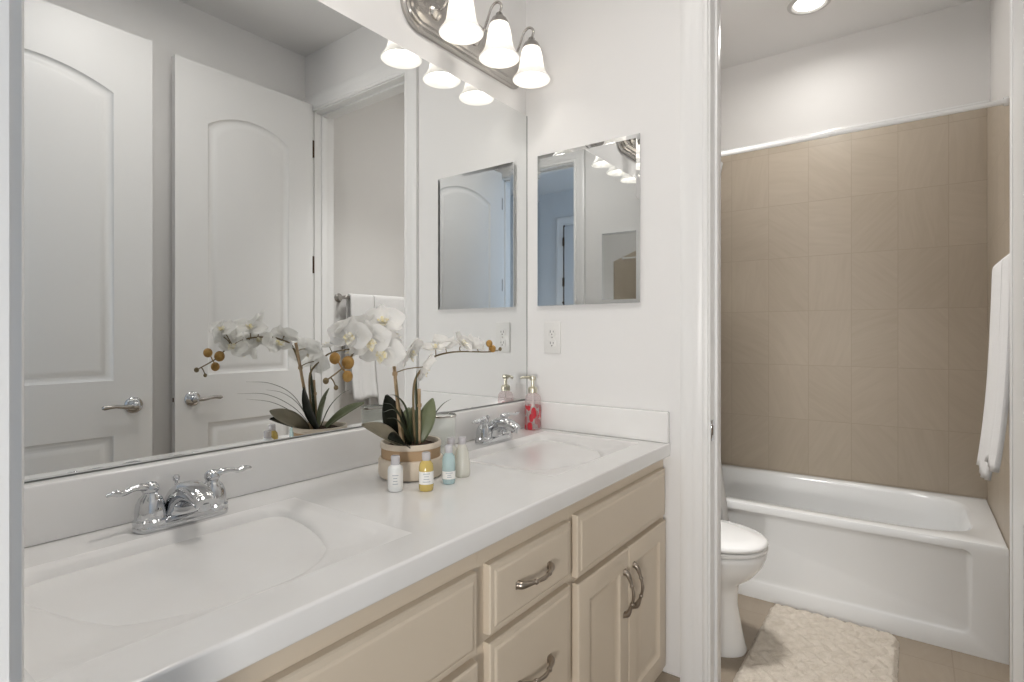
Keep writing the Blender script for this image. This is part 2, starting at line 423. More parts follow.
casing('trim_2', XJL - 0.006, XJR + 0.006, HEAD + 0.006, YE, -1)
casing('trim_3', XJL - 0.006, XJR + 0.006, HEAD + 0.006, YE + WT, 1)
jb = jamb('trim_4', XJL, XJR, HEAD, YE, YE + WT, (YE + 0.040, YE + 0.074))
casing('trim_5', XEL - 0.006, XER + 0.006, HEAD + 0.006, YB, 1)
casing('trim_6', XEL - 0.006, XER + 0.006, HEAD + 0.006, YB - WT, -1)
jamb('trim_7', XEL, XER, HEAD, YB - WT, YB, (YB - 0.076, YB - 0.042))
# strike plate let into the left jamb
b = NB(); box(b, XJL - 0.001, YE + 0.004, 0.908, XJL + 0.0016, YE + 0.036, 0.972, 0.0007)
sp = obj('strike_plate', b, M_CHROME, jb, label='satin nickel strike plate')
b = NB(); box(b, XJL + 0.0012, YE + 0.013, 0.925, XJL + 0.0022, YE + 0.024, 0.955); obj('latch_hole', b, M_HINGE, sp)
# tile baseboard
b = NB(); box(b, -0.7295, YE - 0.010, 0, XJL - 0.0915, YE, 0.147, 0.002); struct('baseboard_end', b, M_BASETILE)
b = NB(); box(b, XW - 0.010, YB + 0.017, 0, XW, YE - 0.018, 0.147, 0.002); struct('baseboard_right', b, M_BASETILE)
b = NB(); box(b, XB + 0.002, YE + WT + 0.02, 0, XB + 0.012, YT - 0.202, 0.147, 0.002); struct('baseboard_shower_right', b, M_BASETILE)

# ------------------------------------------------------------------ panel doors with arched upper panels
def door(name, width, x, y0, ang, dirn, label, lever_y, lever_dir, hinge_z, latch):
    """local: door in plane X=0 (face towards -X, the mirror), runs +Y from 0..width, thickness +X"""
    H = HEAD + 0.032; z0 = 0.010; T = 0.035
    b = NB()
    st = 0.136; ya, yb = st, width - st
    def arch(ins, zb=1.055, zs=2.188, rise=0.066):
        a0, a1 = ya + ins, yb - ins; pts = [(a0, zb + ins), (a1, zb + ins)]
        zt = zs - ins * 0.9; n = 22; c = (a0 + a1) / 2; hw = (a1 - a0) / 2
        rad = (hw * hw + rise * rise) / (2 * rise)
        for i in range(n + 1):
            yy = a1 - (a1 - a0) * i / n
            pts.append((yy, zt - (rad - rise) + math.sqrt(max(rad * rad - (yy - c) ** 2, 0))))
        return pts
    def rect(ins, zb=0.215, zt=0.838):
        return [(ya + ins, zb + ins), (yb - ins, zb + ins), (yb - ins, zt - ins), (ya + ins, zt - ins)]
    STEP = [(0.0, 0.0), (0.004, 0.006), (0.012, 0.0095), (0.024, 0.0095), (0.030, 0.0060), (0.044, 0.0025), (0.048, 0.0022)]
    edges = []
    def loop_edges(lp):
        vs = [b.verts.new((0, y, z)) for y, z in lp]
        for i in range(len(vs)): edges.append(b.edges.new((vs[i], vs[(i + 1) % len(vs)])))
        return vs
    outer = loop_edges([(0, z0), (width, z0), (width, H), (0, H)])
    for fn in (arch, rect):
        prev = loop_edges(fn(0))
        for ins, h in STEP[1:]:
            cur = [b.verts.new((h, y, z)) for y, z in fn(ins)]
            n = len(cur)
            for j in range(n): b.faces.new((prev[j], prev[(j + 1) % n], cur[(j + 1) % n], cur[j]))
            prev = cur
        b.faces.new(prev)
    bmesh.ops.triangle_fill(b, use_beauty=True, use_dissolve=False, edges=edges, normal=(-1, 0, 0))
    back = [b.verts.new((T, v.co.y, v.co.z)) for v in outer]
    for j in range(4): b.faces.new((outer[j], outer[(j + 1) % 4], back[(j + 1) % 4], back[j]))
    b.faces.new(back)
    Mx = Matrix.Translation((x, y0, 0)) @ Matrix.Rotation(ang, 4, 'Z')
    xform(b, Mx)
    d = struct(name, b, M_DOOR); d['label'] = label
    # lever handle
    zc = 0.952
    b = NB(); lathe(b, [(0.033, 0.0), (0.033, -0.004), (0.029, -0.009), (0.018, -0.012), (0.0125, -0.014), (0.0115, -0.026), (0.015, -0.029), (0.015, -0.040), (0.006, -0.045)], 28, (0, lever_y, zc), 'x')
    xform(b, Mx); h = obj('door_handle', b, M_CHROME, d)
    b = NB(); s = lever_dir
    tube(b, [(-0.034, lever_y, zc), (-0.036, lever_y + s * 0.035, zc - 0.002), (-0.035, lever_y + s * 0.075, zc + 0.003), (-0.032, lever_y + s * 0.105, zc + 0.001), (-0.030, lever_y + s * 0.116, zc)], [0.0085, 0.0072, 0.006, 0.0065, 0.0075, 0.004], 12, 8, 1.2)
    xform(b, Mx); obj('lever', b, M_NICKEL, h)
    # latch plate on the free edge
    b = NB(); e = latch; box(b, 0.006, min(e, e + 0.0012), zc - 0.028, 0.029, max(e, e + 0.0012), zc + 0.028); box(b, 0.012, e - 0.002 if e <= 0 else e, zc - 0.009, 0.023, e if e <= 0 else e + 0.002, zc + 0.009)
    xform(b, Mx); obj('latch_plate', b, M_HINGE, d)
    he = width if latch <= 0 else 0.0
    sg = 1 if latch <= 0 else -1
    for hz in hinge_z:
        b = NB(); lathe(b, [(0.0055, -0.045), (0.0055, 0.045)], 12, (0.010, he + sg * 0.0115, hz)); box(b, 0.004, min(he, he + sg * 0.002), hz - 0.044, 0.026, max(he, he + sg * 0.002), hz + 0.044)
        xform(b, Mx); obj('hinge', b, M_HINGE, d)
    return d
# shower-room door: hinged on the right jamb of that doorway, folded back along the right wall
dw = 0.695
dw = 0.665
door('door_2', dw, 0.190, 1.049, R(0.3), 1, 'white arched-panel door standing open beside the towel doorway, seen in the wall mirror', 0.070, 1, (2.22, 1.606, 0.95, 0.25), 0.0)
# entry door: hinged on the right jamb of the doorway the camera looks in from
door('door_1', 0.800, 0.152, 0.148, 0, 1, 'white arched-panel door nearest the left frame edge, seen in the wall mirror', 0.800 - 0.068, -1, (2.22, 1.606, 0.95, 0.25), 0.800)
# closed door in the hallway, seen in the cabinet mirror
b = NB(); box(b, -0.22, -1.60, 0.01, 0.52, -1.585, 2.36)
rect_steps = None
d3 = struct('door_3', b, M_HALL, smooth=False)
for hz in (0.3, 1.25, 1.78, 2.2):
    b = NB(); lathe(b, [(0.011, -0.045), (0.011, 0.045)], 12, (0.527, -1.578, hz)); obj('hinge', b, M_HINGE, d3)
b = NB(); box(b, 0.5205, -1.60, 0.01, 0.535, -1.588, 2.375); obj('shadow_gap', b, M_HINGE, d3)
casing('trim_8', -0.225, 0.536, 2.376, -1.60, 1)

# ------------------------------------------------------------------ wall mirror
t = thing('wall_mirror', 'large frameless mirror covering the wall above the double vanity', 'mirror', (XM, 0.92, 0.993))
b = NB(); box(b, XM - 0.0055, YB + 0.006, 0.9925, XM, YE - 0.003, 2.068); skew(b); obj('mirror_glass', b, M_MIRROR, t, smooth=False)
b = NB(); box(b, XM - 0.0055, YB + 0.006, 0.9900, XM + 0.0020, YE - 0.003, 0.9924, 0.0004); skew(b); obj('bottom_channel', b, M_EDGE, t, label='thin dark metal channel under the mirror')
b = NB(); box(b, XM - 0.0055, YE - 0.0029, 0.9925, XM + 0.001, YE - 0.0006, 2.068); skew(b); obj('edge_strip', b, M_EDGE, t)

# ------------------------------------------------------------------ vanity worktop with two moulded basins
XF = XM + 0.559; ZC = 0.89; Y0 = YB + 0.003; Y1 = YE - 0.002
BAS = (0.424, 1.412)
BX0, BX1, BHW = -1.070, -0.712, 0.257
def sstep(a, b_, x):
    x = max(0, min(1, (x - a) / (b_ - a))); return x * x * (3 - 2 * x)
def basin_depth(x, y):
    for c in BAS:
        u = abs(y - c)
        if u >= BHW or x <= BX0 or x >= BX1: continue
        dr = min(BHW - u, x - BX0, BX1 - x); rc = 0.075
        if BHW - u < rc and BX1 - x < rc: dr = max(0, rc - math.hypot(rc - (BHW - u), rc - (BX1 - x)))
        # gently sloping side aprons with a soft moulded lip
        ap = 0.0022 * sstep(0, 0.016, dr) + 0.018 * sstep(0.004, 0.14, dr + .02) * sstep(0.0, 0.05, x - BX0) * sstep(0, .02, dr)
        # D-shaped bowl: straight steep back, half-ellipse front
        xb = BX0 + 0.006; ax = BX1 - 0.010 - xb; ay = BHW - 0.038
        e = (max(0, (x - xb) / ax) ** 2.1 + (u / ay) ** 2.1) ** (1 / 2.1)
        k = sstep(1.0, 0.68, e) ** 0.9 * (sstep(0.0, 0.07, x - xb) ** 0.8 if x > xb else 0)
        return ap * (1 - k) + 0.165 * k
    return 0.0
def axis_pts(a, b_, step, extra):
    n = int((b_ - a) / step); s = [a + (b_ - a) * i / n for i in range(n + 1)]
    s = [q for q in s if all(abs(q - e) > step * .45 for e in extra)] + list(extra)
    return sorted(s)
top = thing('vanity_counter', 'white cultured marble double-sink worktop over the taupe cabinets', 'worktop', (XF, 0.92, ZC - 0.043))
xs = axis_pts(XM + 0.02, XF - 0.005, 0.0062, [BX0, BX1]); ys = axis_pts(Y0, Y1 - 0.02, 0.0072, [BAS[0] - BHW, BAS[0] + BHW, BAS[1] - BHW, BAS[1] + BHW])
def grid_region(test):
    b = NB(); V = {}
    def vert(i, j):
        if (i, j) not in V: V[i, j] = b.verts.new((xs[i], ys[j], ZC - basin_depth(xs[i], ys[j])))
        return V[i, j]
    for i in range(len(xs) - 1):
        for j in range(len(ys) - 1):
            xc, yc = (xs[i] + xs[i + 1]) / 2, (ys[j] + ys[j + 1]) / 2
            if test(xc, yc): b.faces.new((vert(i, j), vert(i + 1, j), vert(i + 1, j + 1), vert(i, j + 1)))
    return b
def inb(c): return lambda x, y: BX0 < x < BX1 and abs(y - c) < BHW
slab = grid_region(lambda x, y: not (inb(BAS[0])(x, y) or inb(BAS[1])(x, y)))
# rounded front edge, apron and underside
prof = []
for i in range(9):
    a = PI / 2 * i / 8; prof.append((XF - 0.005 + 0.005 * math.sin(a), ZC - 0.005 + 0.005 * math.cos(a)))
prof += [(XF, ZC - 0.037)]
for i in range(1, 6):
    a = PI / 2 * i / 5; prof.append((XF - 0.006 + 0.006 * math.cos(a), ZC - 0.037 - 0.006 * math.sin(a)))
prof += [(XF - 0.030, ZC - 0.043), (XF - 0.030, ZC - 0.020), (XM - 0.004, ZC - 0.020)]
ring_loft(slab, [[(x, ya, z) for x, z in prof] for ya in (Y0, Y1 - 0.0)], False)
for ya in (Y0, Y1):
    q = [slab.verts.new((x, ya, z)) for x, z in prof[:15]] + [slab.verts.new((XF - 0.030, ya, ZC))]
    slab.faces.new(q)
box(slab, XM - 0.004, Y0, ZC - 0.018, XM + 0.0201, Y1, ZC - 0.0002); box(slab, XM, Y1 - 0.021, ZC - 0.018, XF - 0.01, Y1, ZC - 0.0002)
obj('counter_surface', slab, M_TOP, top, angle=50)
for k, c in enumerate(BAS):
    o = obj('basin', grid_region(inb(c)), M_BASIN, top, angle=70, label='rectangular moulded basin ' + ('nearest the camera' if k == 0 else 'beside the end wall'))
    b = NB(); zz = ZC - basin_depth(-0.95, c)
    lathe(b, [(0.0, 0.002), (0.012, 0.0035), (0.020, 0.003), (0.0235, 0.0012), (0.024, -0.002)], 28, (-0.95, c, zz), cap0=False, cap1=False); obj('drain', b, M_CHROME, o)
b = NB(); box(b, XM - 0.025, Y0, ZC, XM + 0.020, Y1, ZC + 0.0995, 0.004, 3); obj('backsplash', b, M_TOP, top)
b = NB(); box(b, XM + 0.0201, Y1 - 0.020, ZC, XF - 0.001, Y1, ZC + 0.0995, 0.004, 3); obj('side_splash', b, M_TOP, top)

# ------------------------------------------------------------------ vanity cabinets
XC = -0.655; ZT = ZC - 0.0435; ZK = 0.152
def carcass(root, y0, y1):
    b = NB(); box(b, XM + 0.004, y0, ZK, XC - 0.018, y1, ZC - 0.20); box(b, XC - 0.017, y0, ZK, XC, y1, ZT)
    obj('carcass', b, M_CAB, root, smooth=False)
    b = NB(); box(b, XM + 0.004, y0, 0.0, XC - 0.075, min(y1, YE - .0105), ZK - 0.0005); obj('toe_kick', b, M_TOE, root, smooth=False)
SLABF = [(0.0, 0.004), (0.0005, 0.0135), (0.003, 0.0165), (0.008, 0.0175), (0.0125, 0.0175), (0.015, 0.0195), (0.018, 0.0205), (0.021, 0.0205)]
DOORF = [(0.0, 0.004), (0.0005, 0.016), (0.003, 0.019), (0.006, 0.0200), (0.054, 0.0200), (0.058, 0.0165), (0.063, 0.0130), (0.068, 0.0115), (0.074, 0.0115), (0.090, 0.0150), (0.093, 0.0152)]
def pull(root, y, z, vert):
    """arched cabinet pull with flared feet, standing on the front at XC+0.0205"""
    b = NB(); xf = XC + 0.0195; L = 0.058
    def P(a, h): return (xf + h, y, z + a) if vert else (xf + h, y + a, z)
    tube(b, [P(-L, 0.001), P(-L * .93, 0.010), P(-L * .72, 0.0165), P(-L * .35, 0.024), P(0, 0.0275), P(L * .35, 0.024), P(L * .72, 0.0165), P(L * .93, 0.010), P(L, 0.001)],
         [0.0085, 0.0080, 0.0068, 0.0046, 0.0038, 0.0046, 0.0038, 0.0046, 0.0068, 0.0080, 0.0085], 12, 6, 1.0)
    for s in (-1, 1):
        c = P(s * L * .42, 0.0228)
        sphere(b, c, 0.0060, u=12, v=8)
        box(b, *(P(s * L - 0.011, 0)[0], *(v - 0.0075 for v in P(s * L, 0)[1:])), xf + 0.003, *(v + 0.0075 for v in P(s * L, 0)[1:]), 0.0012)
    return obj('pull', b, M_BRONZE, root)
def front(root, name, y0, y1, z0, z1, steps):
    b = NB(); rect_loops(b, y0, z0, y1, z1, XC, steps, XC + 0.0005); return obj(name, b, M_CAB, root, angle=25)
G = 'taupe vanity cabinets in a row'
YL = [Y0, 0.790, 1.1235, Y1 - .0]
c1 = thing('vanity_cabinet', 'taupe sink cabinet nearest the camera, under the left basin', 'cabinet', (XC, (YL[0] + YL[1]) / 2, 0), G)
carcass(c1, YL[0], YL[1] - 0.0006)
front(c1, 'false_drawer_front', Y0 + 0.045, 0.772, 0.660, 0.808, SLABF)
ym = (Y0 + 0.045 + 0.772) / 2
for s in (0, 1):
    ya, yb = (Y0 + 0.045, ym - 0.0015) if s == 0 else (ym + 0.0015, 0.772)
    d = front(c1, 'door', ya, yb, 0.185, 0.646, DOORF)
    pull(d, ym - 0.026 if s == 0 else ym + 0.026, 0.53, True)
c2 = thing('vanity_cabinet', 'taupe drawer cabinet between the two sink cabinets', 'cabinet', (XC, (YL[1] + YL[2]) / 2, 0), G)
carcass(c2, YL[1], YL[2] - 0.0006)
for za, zb in ((0.676, 0.808), (0.432, 0.661), (0.185, 0.417)):
    d = front(c2, 'drawer', 0.808, 1.108, za, zb, SLABF)
    pull(d, 0.950, (za + zb) / 2 - (0.0 if za > .6 else 0.005), False)
c3 = thing('vanity_cabinet', 'taupe sink cabinet with two doors against the end wall', 'cabinet', (XC, (YL[2] + YL[3]) / 2, 0), G)
carcass(c3, YL[2], YL[3])
front(c3, 'false_drawer_front', 1.140, 1.705, 0.664, 0.812, SLABF)
for s in (0, 1):
    ya, yb = (1.140, 1.4210) if s == 0 else (1.4240, 1.705)
    d = front(c3, 'door', ya, yb, 0.185, 0.650, DOORF)
    pull(d, 1.392 if s == 0 else 1.453, 0.535, True)

# ------------------------------------------------------------------ faucets (centerset, two lever handles)
def faucet(yc, label):
    f_ = thing('faucet', label, 'faucet', (-1.105, yc, ZC), 'chrome two-handle faucets')
    X = -1.105; z = ZC + .0006
    b = NB()
    def stad(hx, hy, zz, rr):
        pts = []
        for i in range(40):
            a = 2 * PI * i / 40; ca, sa = math.cos(a), math.sin(a)
            pts.append((X + math.copysign(abs(ca) ** .8, ca) * hx, yc + (hy - hx) * (1 if sa > 0 else -1) * min(1, abs(sa) * 3) + sa * hx, zz))
        return pts
    ring_loft(b, [stad(.027, .080, z, 0), stad(.028, .081, z + .006, 0), stad(.0265, .0795, z + .013, 0), stad(.022, .075, z + .018, 0), stad(.010, .062, z + .0205, 0)], True, True, True)
    obj('base_plate', b, M_CHROME, f_)
    for s in (-1, 1):
        b = NB(); c = (X, yc + s * 0.054, z)
        lathe(b, [(0.0275, 0.010), (0.0275, 0.018), (0.0245, 0.021), (0.0240, 0.034), (0.0222, 0.046), (0.0180, 0.056), (0.0120, 0.062), (0.0115, 0.066), (0.014, 0.070), (0.0135, 0.077), (0.009, 0.083), (0.002, 0.085)], 28, c)
        h = obj('handle', b, M_CHROME, f_)
        b = NB(); yy = c[1]
        tube(b, [(X, yy, z + .073), (X + .006, yy + s * .016, z + .079), (X + .009, yy + s * .032, z + .079), (X + .011, yy + s * .046, z + .076), (X + .013, yy + s * .062, z + .079), (X + .013, yy + s * .071, z + .077)],
             [.0095, .0085, .0062, .0060, .0068, .0052, .0030], 12, 7, .8)
        sphere(b, (X + .012, yy + s * .054, z + .078), .0062, u=10, v=8)
        obj('lever', b, M_CHROME, h)
    b = NB()
    # arched spout: wide body tapering to the mouth
    path = spline([(X - .004, yc, z + .010), (X - .002, yc, z + .030), (X + .012, yc, z + .050), (X + .040, yc, z + .060), (X + .075, yc, z + .056), (X + .092, yc, z + .048)], 6)
    wid = [.033, .032, .029, .026, .0225, .0195, .0175]; thk = [.026, .026, .025, .022, .0175, .0135, .0105]
    loops = []
    for i, p in enumerate(path):
        t_ = (path[min(i + 1, len(path) - 1)] - path[max(i - 1, 0)]).normalized(); n_ = Vector((-t_.z, 0, t_.x)); q = i / (len(path) - 1)
        w_, h_ = interp(wid, q), interp(thk, q)
        loops.append([p + Vector((0, 1, 0)) * (math.copysign(abs(math.cos(a)) ** .7, math.cos(a)) * w_) + n_ * (math.copysign(abs(math.sin(a)) ** .8, math.sin(a)) * h_) for a in [2 * PI * j / 24 for j in range(24)]])
    ring_loft(b, loops, True, True, True)
    lathe(b, [(0.011, 0.0), (0.011, 0.012)], 20, (X + .083, yc, z + .036))
    obj('spout', b, M_CHROME, f_)
    b = NB(); lathe(b, [(.0028, .02), (.0028, .070), (.0055, .072), (.0060, .078), (.0035, .082)], 14, (X - .026, yc, z)); obj('lift_rod', b, M_CHROME, f_)
    return f_
faucet(0.472, 'chrome two-handle faucet at the near left basin')
faucet(1.420, 'chrome two-handle faucet at the far basin beside the end wall')

# ------------------------------------------------------------------ vanity light bars
def vanity_light(yc, label, zc=2.214):
    v = thing('vanity_light', label, 'wall lamp', (XM - 0.006, yc, zc), 'three-light vanity bars above the mirror')
    b = NB(); hl = 0.302; pc = yc + .004; loops = []
    for r, x in ((.074, -.006), (.074, .006), (.068, .010), (.064, .010), (.060, .016), (.053, .017), (.050, .023), (.044, .025), (.030, .026)):
        lp = []
        for i in range(48):
            a = 2 * PI * i / 48; sy = (hl - .074) * (1 if math.cos(a) > 0 else -1)
            lp.append((XM + x - .006, pc + sy + r * math.cos(a), zc + r * math.sin(a)))
        loops.append(lp)
    ring_loft(b, loops, True, True, True)
    obj('back_plate', b, M_NICKEL, v, angle=30)
    for s in (-1, 0, 1):
        y = yc + s * 0.183; xs_ = XM + .123; zt = zc + .028
        b = NB()
        lathe(b, [(.024, .016), (.024, .024), (.018, .030), (.007, .034)], 20, (XM, y, zc), 'x')
        tube(b, [(XM + .024, y, zc), (XM + .055, y, zc + .006), (XM + .074, y, zc + .040), (XM + .090, y, zc + .074), (XM + .112, y, zc + .086), (XM + .131, y, zc + .070), (xs_, y, zt + .012)], .0042, 12, 7)
        arm = obj('arm', b, M_NICKEL, v)
        b = NB(); lathe(b, [(.005, .030), (.010, .026), (.0125, .018), (.024, .008), (.029, -.002), (.030, -.010), (.027, -.012)], 28, (xs_, y, zt - .008), cap1=False)
        obj('socket_cup', b, M_NICKEL, v)
        b = NB()
        pr = [(.0275, .0), (.031, -.008), (.0355, -.022), (.039, -.042), (.0415, -.060), (.0455, -.080), (.054, -.097), (.0635, -.109), (.0655, -.113)]
        inn = [(r - .003, z) for r, z in reversed(pr)]
        lathe(b, pr + [(.0640, -.1150)] + inn, 40, (xs_, y, zt - .012), cap0=False, cap1=False)
        obj('shade', b, M_SHADE, v, angle=60)
        b = NB(); sphere(b, (xs_, y, zt - .078), .027, (1, 1, 1.1), 20, 14); lathe(b, [(.012, 0), (.013, -.03), (.02, -.050)], 16, (xs_, y, zt - .010)); obj('bulb', b, M_BULB, v)
    return v
vanity_light(1.398, 'brushed nickel three-light bar above the far basin, mostly in view')
vanity_light(0.60, 'brushed nickel three-light bar above the near basin, seen only in the small mirror', 2.235)

# unseen ceiling and floor lamps added for fill, and the shower downlight
t = thing('added_ceiling_lamp', 'round flush ceiling lamp added unseen to light the vanity room', 'ceiling lamp', (-0.50, 0.80, CEIL))
b = NB(); lathe(b, [(.17, 0), (.17, -.022), (.158, -.026)], 40, (-0.50, 0.80, CEIL)); obj('ring', b, M_NICKEL, t)
b = NB(); lathe(b, [(.157, -.0265), (.14, -.045), (.09, -.062), (.0, -.068)], 40, (-0.50, 0.80, CEIL), cap1=False); obj('diffuser', b, M_CLENS, t)
t = thing('added_ceiling_lamp', 'round flush ceiling lamp added unseen over the toilet to light the shower room', 'ceiling lamp', (-0.80, 2.06, CEILB))
b = NB(); lathe(b, [(.16, 0), (.16, -.022), (.148, -.026)], 40, (-0.80, 2.06, CEILB)); obj('ring', b, M_NICKEL, t)
b = NB(); lathe(b, [(.147, -.0265), (.13, -.045), (.08, -.062), (.0, -.068)], 40, (-0.80, 2.06, CEILB), cap1=False); obj('diffuser', b, M_CLENS, t)
t = thing('added_floor_lamp', 'drum-shade floor lamp added unseen behind the camera as frontal fill', 'floor lamp', (0.29, -1.37, 0))
b = NB(); lathe(b, [(.13, .001), (.13, .014), (.03, .022), (.011, .03), (.011, 0.9)], 28, (0.29, -1.37, 0)); obj('stand', b, M_NICKEL, t)
b = NB(); lathe(b, [(.155, 0.77), (.150, 1.07), (.146, 1.07), (.151, 0.77)], 36, (0.29, -1.37, 0), cap0=False, cap1=False); obj('lamp_shade', b, M_CURT, t)
t = thing('recessed_downlight', 'round white recessed downlight in the ceiling over the tub', 'ceiling light', (DLX, DLY, CEILB))
b = NB(); lathe(b, [(.098, 0), (.098, -.004), (.092, -.008), (.080, -.009), (.071, -.002), (.068, .0)], 44, (DLX, DLY, CEILB), cap0=False, cap1=False); obj('trim_ring', b, mat('shaded_downlight_ring', (0.58, 0.57, 0.55), 0.5), t)  # white ring painted grey, its shade put into the colour
b = NB(); lathe(b, [(.0665, -.0025), (.06, -.0035), (.0, -.0045)], 44, (DLX, DLY, CEILB), cap1=False); obj('lens', b, M_LENS, t)

# ------------------------------------------------------------------ mirrored medicine cabinets
def med_cabinet(x0, x1, ywall, s, label):
    z0, z1 = 1.343, 1.902; yf = ywall + s * 0.014
    m = thing('medicine_cabinet', label, 'mirror cabinet', ((x0 + x1) / 2, ywall, z0), 'mirror cabinets facing each other')
    b = NB(); ya, yb = sorted((ywall + s * 0.0005, ywall + s * 0.0082)); box(b, x0 + .004, ya, z0 + .004, x1 - .004, yb, z1 - .004); obj('cabinet_box', b, M_PLAST, m, smooth=False)
    b = NB(); loops = []
    for ins, h in ((.0, -.0055), (.0, -.0007), (.013, 0.0)):
        loops.append([(x0 + ins, yf + s * h, z0 + ins), (x1 - ins, yf + s * h, z0 + ins), (x1 - ins, yf + s * h, z1 - ins), (x0 + ins, yf + s * h, z1 - ins)])
    ring_loft(b, loops, True, True, True); obj('mirror_door', b, M_MIRROR2, m, smooth=False)
    return m
med_cabinet(-1.134, -0.730, YE, -1, 'frameless mirror cabinet on the end wall above the outlet')
med_cabinet(-1.135, -0.735, YB, 1, 'second mirror cabinet over the near basin, on the wall facing the end wall')

# ------------------------------------------------------------------ outlet
t = thing('power_outlet', 'white duplex power outlet on the end wall under the mirror cabinet', 'outlet', (-1.075, YE, 1.166))
b = NB(); box(b, -1.110, YE - 0.0055, 1.167, -1.040, YE - 0.0003, 1.284, 0.0022); obj('plate', b, M_PLAST, t)
for zc in (1.2045, 1.2465):
    b = NB(); ring_loft(b, [[(-1.075 + sx * .0165 * abs(math.cos(a)) ** .6 * (1 if math.cos(a) > 0 else -1), YE - h, zc + .0155 * abs(math.sin(a)) ** .6 * (1 if math.sin(a) > 0 else -1)) for a in [2 * PI * i / 32 for i in range(32)]] for h, sx in ((.0050, 1), (.0070, 1), (.0075, .95))], True, True, True)
    s_ = obj('socket', b, M_PLAST, t)
    b = NB(); y = YE - .0078
    box(b, -1.0825, y, zc - .003, -1.0805, y + .0015, zc + .006); box(b, -1.0700, y, zc - .002, -1.0680, y + .0015, zc + .005)
    lathe(b, [(.0024, 0), (.0024, .0015)], 12, (-1.075, y, zc - .0085), 'y'); obj('slots', b, M_SLOT, s_)
b = NB(); sphere(b, (-1.075, YE - .0055, 1.2255), .0028, (1, .5, 1), 12, 8); obj('screw', b, M_NICKEL, t)

# ------------------------------------------------------------------ soap dispenser
def place(o, loc): o.location = loc; return o
SX, SY = -1.128, 1.680
t = thing('soap_dispenser', 'clear glass soap dispenser with red petals and a metal pump, in the corner', 'soap dispenser', (SX, SY, ZC + .0006))
b = NB(); lathe(b, [(.030, .001), (.0315, .004), (.0305, .03), (.0300, .07), (.0295, .108), (.028, .120), (.022, .128), (.0155, .131), (.0150, .136)], 32, (0, 0, 0))
o = obj('bottle', b, M_SOAP); o.parent = t
b = NB(); lathe(b, [(.017, .134), (.0175, .150), (.013, .155), (.006, .157), (.0055, .178), (.011, .179), (.0125, .184), (.0115, .193), (.004, .195)], 24); 
tube(b, [(0, 0, .1885), (-.018, -.006, .1895), (-.038, -.013, .188), (-.044, -.015, .184)], [.0062, .0055, .0048, .0042], 10, 6)
o = obj('pump', b, M_PUMP); o.parent = t
b = NB(); tube(b, [(0, 0, .135), (.004, .002, .02)], .002, 8, 4); o = obj('dip_tube', b, M_PLAST); o.parent = t

# ------------------------------------------------------------------ toiletry bottles round the plant pot
def bottle(x, y, label, m, prof, capprof, capm, labelm=True, nm='toiletry_bottle', fluted=0, face=-0.75, sx=1, inkrows=4):
    t = thing(nm, label, 'bottle', (x, y, ZC + .0006), 'travel-size toiletry bottles by the orchid')
    b = NB(); lathe(b, prof, 28)
    if fluted:
        for v in b.verts:
            a = math.atan2(v.co.y, v.co.x); r = math.hypot(v.co.x, v.co.y)
            if .012 < v.co.z < .075 and r > .01:
                k = 1 + fluted * math.sin(7 * a) * math.sin(v.co.z * 240); v.co.x *= k; v.co.y *= k
    o = obj('body', b, m); o.parent = t
    b = NB(); lathe(b, capprof, 24); o2 = obj('cap', b, capm); o2.parent = t
    if labelm:
        b = NB(); lm = []; rr = max(p[0] for p in prof) + .0004
        z0, z1 = labelm
        for z in (z0, z1): lm.append([(rr * math.cos(face + a), rr * math.sin(face + a), z) for a in [(-1.25 + 2.5 * i / 14) for i in range(15)]])
        ring_loft(b, lm, False); l = obj('label', b, M_LABEL); l.parent = t
        b = NB(); rr += .0003; random.seed(int(x * 1000))
        for k in range(inkrows):
            zz = z1 - (z1 - z0) * (k + .9) / (inkrows + .8); w_ = random.uniform(.25, .55)
            ring_loft(b, [[(rr * math.cos(face + a), rr * math.sin(face + a), zz + q) for a in [(-w_ + 2 * w_ * i / 8) for i in range(9)]] for q in (0, .0016)], False)
        ik = obj('print_lines', b, M_INK); ik.parent = l
    return t
B1 = [(.014, .0), (.0165, .003), (.0170, .012), (.0170, .046), (.0155, .053), (.0105, .057), (.009, .060)]
C1 = [(.0095, .058), (.0100, .059), (.0100, .076), (.0085, .078)]
B2 = [(.014, .0), (.0160, .003), (.0165, .012), (.0165, .050), (.0145, .060), (.0095, .066), (.0085, .069)]
C2 = [(.0090, .067), (.0095, .068), (.0095, .083), (.0080, .085)]
bottle(-0.934, 0.842, 'white lotion bottle, leftmost in front of the plant pot', M_LOTION, B1, C1, M_CAPC, (.012, .042))
bottle(-0.881, 0.885, 'golden yellow shampoo bottle with white label in front of the pot', M_AMBER, B2, C2, M_CAPC, (.016, .044))
bottle(-0.880, 0.958, 'pale blue bottle to the right of the pot', M_BLUEB, [(.013, 0), (.0145, .003), (.0155, .015), (.0155, .050), (.0140, .062), (.0090, .070), (.008, .073)], [(.0085, .071), (.0090, .072), (.0090, .087), (.0075, .089)], M_CAPC, (.012, .030), inkrows=3)
bottle(-0.897, 1.025, 'clear fluted bottle with grey cap, furthest right of the bottles', M_CLEARB, [(.017, 0), (.0195, .003), (.0200, .012), (.0190, .035), (.0150, .062), (.0095, .076), (.0085, .080)], [(.0088, .078), (.0092, .079), (.0092, .094), (.0078, .096)], mat('grey_cap', (0.50, 0.48, 0.50), 0.3), None, fluted=.05)
bottle(-0.952, 1.045, 'clear bottle half hidden between the blue bottle and the fluted bottle', M_CLEARB, B2, C2, MATS['grey_cap'], None)
